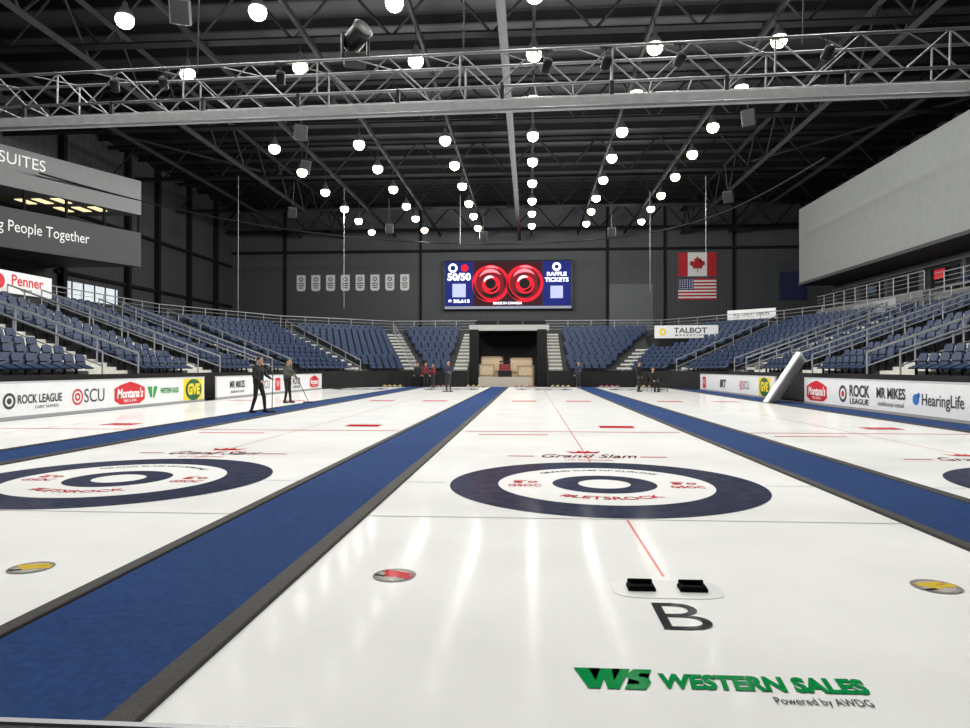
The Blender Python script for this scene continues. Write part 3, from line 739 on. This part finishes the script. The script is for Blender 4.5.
for dx in (-1.65, 1.65):
    MB().disc((0, 0), 1.82, 0, 48).build('red_disc', ERd, (dx, F - .044, .1), rt, sc)
    MB().disc((.05, .05), 1.5, 0, 48).build('maroon_disc', EM, (dx, F - .046, .1), rt, sc)
    MB().disc((.05, -.1), .9, 0, 40).build('red_disc', ERd, (dx, F - .048, .1), rt, sc)
    MB().disc((0, 0), .5, 0, 32).build('black_disc', EBK, (dx, F - .050, .1), rt, sc)
    for (r0, r1, a0, a1, m_) in ((1.1, 1.45, 40, 150, EP), (1.0, 1.35, 215, 320, EBK), (.55, .8, 60, 170, EW), (1.5, 1.8, 170, 260, EBK), (1.55, 1.75, 60, 110, EP), (.6, .85, 250, 350, EBK), (1.3, 1.5, -20, 30, EBK)):
        arc(r0, r1, a0, a1).build('red_arc', m_, (dx, F - .054, .1), rt, sc)
text('MADE IN CANADA', .34, EW, (0, F - .06, -1.82), rt, sc, width=2.8, bold=.03)
MB().disc((0, 0), .45, 0, 24, 0, .25).build('emblem', EW, (-5.35, F - .05, 1.65), rt, sc); MB().disc((0, 0), .42, 0, 5).build('emblem', ERd, (-4.2, F - .05, 1.65), rt, sc)
text('50/50', .95, EW, (-4.75, F - .05, .75), rt, sc, width=2.3, bold=.04)
MB().box((-4.75, F - .05, -.55), (1.3, .02, 1.3)).build('white_square', em('screen_grey', (150, 156, 185), 1.0), parent=sc)
text('$ 20,615', .42, EW, (-4.75, F - .05, -1.6), rt, sc, width=2.1, bold=.04)
MB().disc((0, 0), .42, 0, 24, 0, .2).build('emblem', EW, (4.75, F - .05, 1.7), rt, sc)
text('RAFFLE', .5, EW, (4.75, F - .05, .98), rt, sc, width=1.9, bold=.04); text('TICKETS', .55, EW, (4.75, F - .05, .42), rt, sc, width=2.3, bold=.04)
MB().box((4.75, F - .05, -.75), (1.2, .02, 1.2)).build('white_square', em('screen_grey', (150, 156, 185), 1.0), parent=sc)
MB().box((0, F - .02, 2.32), (12.5, .05, .1)).build('frame_edge', STEEL, parent=sc)

# wall banners
for i in range(8):
    x = -22.9 + i * 1.5
    pm = MB(); pts = [(-.45, .8), (-.45, -.62), (-.3, -.8), (.3, -.8), (.45, -.62), (.45, .8)]; k = len(pts)
    pm.add([(p[0], -.015, p[1]) for p in pts] + [(p[0], .015, p[1]) for p in pts], [tuple(range(k)), tuple(range(2 * k - 1, k - 1, -1))] + [(j, k + j, k + (j + 1) % k, (j + 1) % k) for j in range(k)])
    o = pm.build('championship_banner', mat('pennant_cloth', (184, 186, 186), .8, noise=.05), (x, 65.975, 9.85)); top(o, 'white championship banner with dark print on the wall', 'banner', 'championship banners')
    MB().disc((0, 0), .22, 0, 18, 0, .12).build('emblem', DKGREY, (0, -.025, .36), rt, o)
    for (z, ww) in ((-.06, .62), (-.27, .55), (-.48, .45)): MB().box((0, -.022, z), (ww, .01, .1)).build('print', DKGREY, parent=o)

# flags
fl = MB().box((0, 0, 0), (3.6, .05, 2.3)).build('canadian_flag', mat('flag_white', (205, 205, 205), .8), (16.1, 65.97, 11.35)); top(fl, 'red and white maple leaf flag on the end wall', 'flag')
FR = mat('flag_red', (160, 26, 38), .8)
for sx in (-1.36, 1.36): MB().box((sx, -.03, 0), (.9, .02, 2.3)).build('red_band', FR, parent=fl)
half = [(0, 1.0), (.19, .66), (.4, .76), (.31, .28), (.52, .5), (.59, .38), (.86, .43), (.77, .16), (.9, .08), (.44, -.28), (.5, -.47), (.05, -.4), (.05, -.85)]
leaf = half + [(-x, y) for x, y in half[::-1] if x > 0]
me = bpy.data.meshes.new('maple_leaf'); bm = bmesh.new()
f = bm.faces.new([bm.verts.new((x * .85, 0, y * .85)) for x, y in leaf]); bmesh.ops.triangulate(bm, faces=[f]); bm.to_mesh(me); me.materials.append(FR)
obj('maple_leaf', me, (0, -.04, -.05), parent=fl)
uf = MB().box((0, 0, 0), (3.6, .05, 2.05)).build('american_flag', mat('flag_white', (205, 205, 205), .8), (16.1, 65.97, 8.95)); top(uf, 'striped flag with starred blue canton on the end wall', 'flag')
for i in range(7): MB().box((0, -.03, 1.025 - 2.05 / 13 * (2 * i + .5)), (3.6, .02, 2.05 / 13)).build('red_stripe', FR, parent=uf)
MB().box((-1.08, -.035, .47), (1.44, .03, 1.1)).build('canton', mat('flag_blue', (34, 44, 90), .8), parent=uf)
g = MB()
for r_ in range(5):
    for c_ in range(6): g.disc((-1.65 + c_ * .23, .08 + r_ * .2), .055, 0, 5)
g.build('stars', WHITE, (0, -.055, 0), rt, uf)

# ------------------------------------------------------------------ people
def capsule(mb, p0, p1, r0, r1, n=10):
    p0 = Vector(p0); p1 = Vector(p1); d = p1 - p0; L = d.length; q = d.to_track_quat('Z', 'Y')
    prof = []
    for i in range(1, 5):
        a = -math.pi / 2 + i * math.pi / 8; prof.append((r0 * math.cos(a), r0 * math.sin(a)))
    for i in range(0, 4):
        a = i * math.pi / 8; prof.append((r1 * math.cos(a), L + r1 * math.sin(a)))
    vs = []
    for r, z in prof:
        for i in range(n):
            a = 2 * math.pi * i / n; vs.append(p0 + q @ Vector((r * math.cos(a), r * math.sin(a), z)))
    k = len(prof); fs = []
    for j in range(k - 1):
        for i in range(n): fs.append((j * n + i, j * n + (i + 1) % n, (j + 1) * n + (i + 1) % n, (j + 1) * n + i))
    fs.append(tuple(range(n))[::-1]); fs.append(tuple(range((k - 1) * n, k * n)))
    mb.add(vs, fs)
def person(loc, heading, J, cols, label, scale=1.0, hairlen=0, voxel=.011, cap=None):
    D = dict(lank=(-.11, 0, .08), rank=(.11, 0, .08), lkn=(-.105, -.03, .48), rkn=(.105, -.03, .48), lhip=(-.09, 0, .90), rhip=(.09, 0, .90),
             pel=(0, 0, .97), chest=(0, 0, 1.30), neck=(0, 0, 1.46), head=(0, -.02, 1.63), lsh=(-.18, 0, 1.41), rsh=(.18, 0, 1.41),
             lel=(-.24, .02, 1.14), rel=(.24, .02, 1.14), lwr=(-.25, -.08, .90), rwr=(.25, -.08, .90))
    D.update(J); D = {k: Vector(v) for k, v in D.items()}
    caps = []
    def c(a, b, r0, r1, m): caps.append((Vector(a), Vector(b), r0, r1, m))
    ox = Vector((.075, 0, 0))
    for s in (-1, 1):
        c(D['pel'] + ox * s, D['chest'] + ox * s * 1.25, .115, .118, 1)
        c(D['pel'] + ox * s - Vector((0, 0, .04)), D['pel'] + ox * s + Vector((0, 0, .02)), .118, .116, 2)
    c(D['chest'], D['neck'] - Vector((0, 0, .04)), .13, .085, 1)
    c(D['neck'] - Vector((0, 0, .03)), D['head'] - Vector((0, 0, .05)), .055, .055, 0)
    hd = D['head']
    c(hd + Vector((0, .012, .03)), hd + Vector((0, .0, .045)), .092, .09, 0)
    c(hd + Vector((0, -.02, -.06)), hd + Vector((0, -.01, .0)), .058, .078, 0)
    c(hd + Vector((0, -.105, -.02)), hd + Vector((0, -.088, .02)), .016, .010, 0)
    c(hd + Vector((-.03, -.078, -.068)), hd + Vector((.03, -.078, -.068)), .010, .010, 0)
    for s in (-1, 1): c(hd + Vector((s * .088, .01, -.02)), hd + Vector((s * .094, .015, .025)), .014, .017, 0)
    for p, s in (('l', -1), ('r', 1)):
        c(D[p + 'hip'], D[p + 'kn'], .088, .062, 2); c(D[p + 'kn'], D[p + 'ank'], .062, .046, 2)
        a = D[p + 'ank']; c(a + Vector((0, .05, -.035)), a + Vector((s * .02, -.15, -.045)), .045, .038, 3)
        c(D[p + 'sh'], D[p + 'el'], .066, .05, 1); c(D[p + 'el'], D[p + 'wr'], .05, .036, 1)
        w = D[p + 'wr']; d = (w - D[p + 'el']).normalized(); side = d.cross(Vector((0, 1, 0.2))).normalized(); nrm = side.cross(d).normalized()
        pc = w + d * .07
        for t in (-.022, 0, .022): c(w + d * .01 + side * t * .6, pc + side * t, .02, .018, 0)
        for i, L in enumerate((.036, .042, .040, .030)):
            b0 = pc + side * (-.033 + .022 * i) + d * .005; b1 = b0 + d * L - nrm * .008; b2 = b1 + d * .01 - nrm * .028
            c(b0, b1, .010, .009, 0); c(b1, b2, .009, .008, 0)
        b0 = w + d * .03 + side * -.032; c(b0, b0 + d * .03 - side * .02 - nrm * .015, .012, .010, 0); c(b0 + d * .03 - side * .02 - nrm * .015, b0 + d * .05 - side * .01 - nrm * .035, .010, .009, 0)
    mb = MB()
    for a, b, r0, r1, m in caps: capsule(mb, a, b, r0, r1)
    o = mb.build('person_src', [cols[0]])
    rm = o.modifiers.new('r', 'REMESH'); rm.mode = 'VOXEL'; rm.voxel_size = voxel; rm.use_smooth_shade = True
    s_ = o.modifiers.new('s', 'SMOOTH'); s_.factor = .5; s_.iterations = 3
    bpy.context.view_layer.update()
    me = bpy.data.meshes.new_from_object(o.evaluated_get(bpy.context.evaluated_depsgraph_get()))
    bpy.data.objects.remove(o)
    n = len(me.vertices); V = np.zeros(n * 3); me.vertices.foreach_get('co', V); V = V.reshape(-1, 3)
    best = np.full(n, 1e9); bi = np.zeros(n, int)
    for a, b, r0, r1, m in caps:
        A = np.array(a); AB = np.array(b) - A; t = np.clip(((V - A) @ AB) / max(1e-9, AB @ AB), 0, 1)
        dd = np.linalg.norm(V - (A + t[:, None] * AB), axis=1) - (r0 + (r1 - r0) * t)
        k = dd < best; best[k] = dd[k]; bi[k] = m
    me.materials.clear()
    for m in cols: me.materials.append(m)
    idx = [int(bi[p.vertices[0]]) for p in me.polygons]
    me.polygons.foreach_set('material_index', idx); me.polygons.foreach_set('use_smooth', [True] * len(idx)); me.update()
    P = obj('person', me, loc, (0, 0, heading)); P.scale = (scale,) * 3
    top(P, label, 'person')
    hm = MB(); n_ = 16; prof = []
    lo = -.25 if hairlen == 0 else -.8
    for i in range(9):
        a = lo + (math.pi / 2 - lo) * i / 8; prof.append((.101 * math.cos(a) + .001, .108 * math.sin(a)))
    hm.lathe(prof, n=n_)
    vs = []
    for v in hm.v:
        x, y, z = v
        if y < -.03 and z < .045: z = .045 + (z - .045) * .1
        vs.append((hd.x + x, hd.y + .016 + y, hd.z + .035 + z))
    hm.v = vs; hm.build('hair' if cap is None else 'cap', cap or mat('dark_hair', (36, 28, 24), .7), parent=P, smooth=True)
    for s in (-1, 1): MB().lathe([(.002, -.009), (.009, -.004), (.009, .004), (.002, .009)], (hd.x + s * .03, hd.y - .082, hd.z + .012), n=8).build('eye', BLK, parent=P, smooth=True)
    return P, D
SK = mat('skin', (180, 136, 112), .6)
JB = mat('black_jacket', (26, 27, 31), .85, noise=.2, ns=14); JG = mat('olive_jacket', (66, 74, 68), .85, noise=.2, ns=14); TB = mat('black_trousers', (24, 24, 28), .85); TD = mat('dark_trousers', (40, 42, 50), .85)
SH = mat('dark_shoes', (20, 20, 22), .6); JR = mat('red_jacket', (100, 30, 36), .8); JN = mat('navy_jacket', (36, 44, 66), .85); SHW = mat('pale_shoes', (180, 180, 180), .6)
def wpt(P, v): return P.matrix_basis @ Vector(v)
def broom(p_top, p_floor, label, hw=.22):
    p_top = Vector(p_top); p_floor = Vector(p_floor)
    o = MB().cyl(p_top - p_floor, (0, 0, .05), .014, n=8).build('curling_broom', mat('broom_shaft', (60, 62, 66), .4), p_floor); top(o, label, 'broom')
    MB().box((0, 0, .03), (hw, .08, .05)).build('brush_head', mat('broom_pad', (60, 52, 44), .7), parent=o, bevel=.01)
def held_broom(P, hand, reach, label, hw):
    h = wpt(P, hand); f = h + Vector(reach); f.z = .01
    d = (h - f).normalized(); broom(h + d * .3, f, label, hw)
P, D = person((-8.15, 19.7, .015), R(75), dict(lank=(-.17, .12, .08), rank=(.15, -.14, .08), lkn=(-.14, .0, .48), rkn=(.13, -.12, .48), rel=(.27, -.10, 1.16), rwr=(.22, -.30, 1.06), lel=(-.25, -.02, 1.14), lwr=(-.18, -.22, 1.0), head=(.01, -.06, 1.61)), [SK, JB, TB, SH],
              'person in black jacket and trousers standing with a broom', .96, cap=mat('black_cap', (22, 22, 24), .7))
bpy.context.view_layer.update()
held_broom(P, (.21, -.38, 1.03), (.0, -.05, 0), 'dark broom held by person in black', .24)
P, D = person((-9.35, 25.4, 0), R(75), dict(lank=(-.10, .05, .08), rank=(.13, -.06, .08), rel=(.24, -.12, 1.15), rwr=(.14, -.32, 1.0), lel=(-.25, -.06, 1.14), lwr=(-.08, -.28, 1.10), head=(.0, -.06, 1.61)), [SK, JG, TB, SH],
              'person in olive jacket pushing a broom on the ice', .97, cap=mat('dark_cap', (40, 42, 44), .7))
bpy.context.view_layer.update()
held_broom(P, (.11, -.39, .96), (.45, -.05, 0), 'long broom with a wide pad on the ice', .4)
P, D = person((-4.75, 39.0, 0), R(10), dict(rel=(.26, -.10, 1.15), rwr=(.12, -.32, 1.05), lel=(-.26, -.05, 1.15), lwr=(-.06, -.30, 1.12)), [SK, JN, TD, SH], 'person in navy jacket holding a push broom', 1.0, voxel=.014)
bpy.context.view_layer.update()
held_broom(P, (.08, -.39, 1.02), (0, -1.2, 0), 'push broom held out across the ice', .6)
person((3.3, 46.0, 0), R(-20), dict(rwr=(.2, -.28, 1.15), rel=(.25, -.02, 1.13)), [SK, JN, TD, SHW], 'person in dark jacket standing by the barrier', 1.0, voxel=.014)
person((-7.2, 46.1, 0), R(30), dict(), [SK, JR, TB, SH], 'person in red jacket standing at the ice end', .98, voxel=.014)
person((-6.6, 45.7, 0), R(-50), dict(rel=(.27, -.06, 1.16), rwr=(.15, -.28, 1.2)), [SK, JR, TD, SH], 'person in red jacket talking with a colleague', .94, voxel=.014)
person((-7.9, 46.9, 0), R(10), dict(), [SK, JB, TB, SH], 'person in black jacket at the end barrier', .97, voxel=.014)
def chair(x, y, rz):
    e = MB().box((0, 0, .42), (.46, .44, .04)).build('folding_chair', BLK, (x, y, .0), (0, 0, rz), bevel=.01); top(e, 'black chair beside the carpet walkway', 'chair', 'black chairs')
    MB().box((0, .22, .75), (.44, .04, .3)).build('backrest', BLK, parent=e, bevel=.01)
    for sx in (-.2, .2):
        for sy in (-.19, .2): MB().cyl((sx, sy, .0), (sx, sy, .42 if sy < 0 else .9), .014, n=6).build('leg', BLK, parent=e)
chair(6.9, 38.4, R(20)); chair(7.6, 38.9, R(-10))
sit = dict(lhip=(-.09, -.02, .54), rhip=(.09, -.02, .54), pel=(0, .0, .60), lkn=(-.12, -.42, .50), rkn=(.12, -.42, .50), lank=(-.12, -.44, .08), rank=(.12, -.38, .08), chest=(0, .03, .92), neck=(0, .02, 1.08), head=(0, -.02, 1.25), lsh=(-.18, .02, 1.03), rsh=(.18, .02, 1.03), lel=(-.24, -.08, .80), rel=(.24, -.08, .80), lwr=(-.14, -.30, .66), rwr=(.14, -.30, .66))
person((6.9, 38.4, 0), R(20), sit, [SK, JB, TB, SH], 'person in black seated on a chair with hands on lap', 1.0, voxel=.014)
person((6.15, 38.6, 0), R(60), dict(), [SK, JB, TD, SH], 'person in black standing beside seated colleague', .97, voxel=.014)

# ------------------------------------------------------------------ curling stones at far end
st = MB().lathe([(.06, .0), (.12, .02), (.144, .055), (.144, .075), (.12, .11), (.05, .115)], n=18, mi=0)
st.lathe([(.09, .113), (.09, .12), (.03, .13)], n=14, mi=1); st.cyl((0, .05, .12), (0, .04, .165), .012, n=6, mi=1); st.cyl((0, .04, .165), (0, -.08, .165), .015, n=6, mi=1)
GR = mat('granite', (122, 122, 124), .35, noise=.3, ns=80)
msR = st.mesh('curling_stone', [GR, mat('handle_red', (210, 30, 36), .4)], True); msY = st.mesh('curling_stone', [GR, mat('handle_yellow', (236, 200, 30), .4)], True)
for nm, cx, x0, x1 in sheets:
    for i in range(8):
        for sgn, me_, cn in ((-1, msR, 'red'), (1, msY, 'yellow')):
            o = obj('curling_stone', me_, (cx + sgn * (.7 + (i % 4) * .36), 46.5 + (i // 4) * .36, .0), (0, 0, random.uniform(-.4, .4)))
            top(o, 'grey granite curling stone with %s handle' % cn, 'curling stone', 'curling stones behind the rings')

# ------------------------------------------------------------------ world
w = bpy.data.worlds.new('world'); S.world = w; w.use_nodes = True
w.node_tree.nodes['Background'].inputs[0].default_value = (.5, .55, .6, 1); w.node_tree.nodes['Background'].inputs[1].default_value = .05
S.view_settings.view_transform = 'Standard'
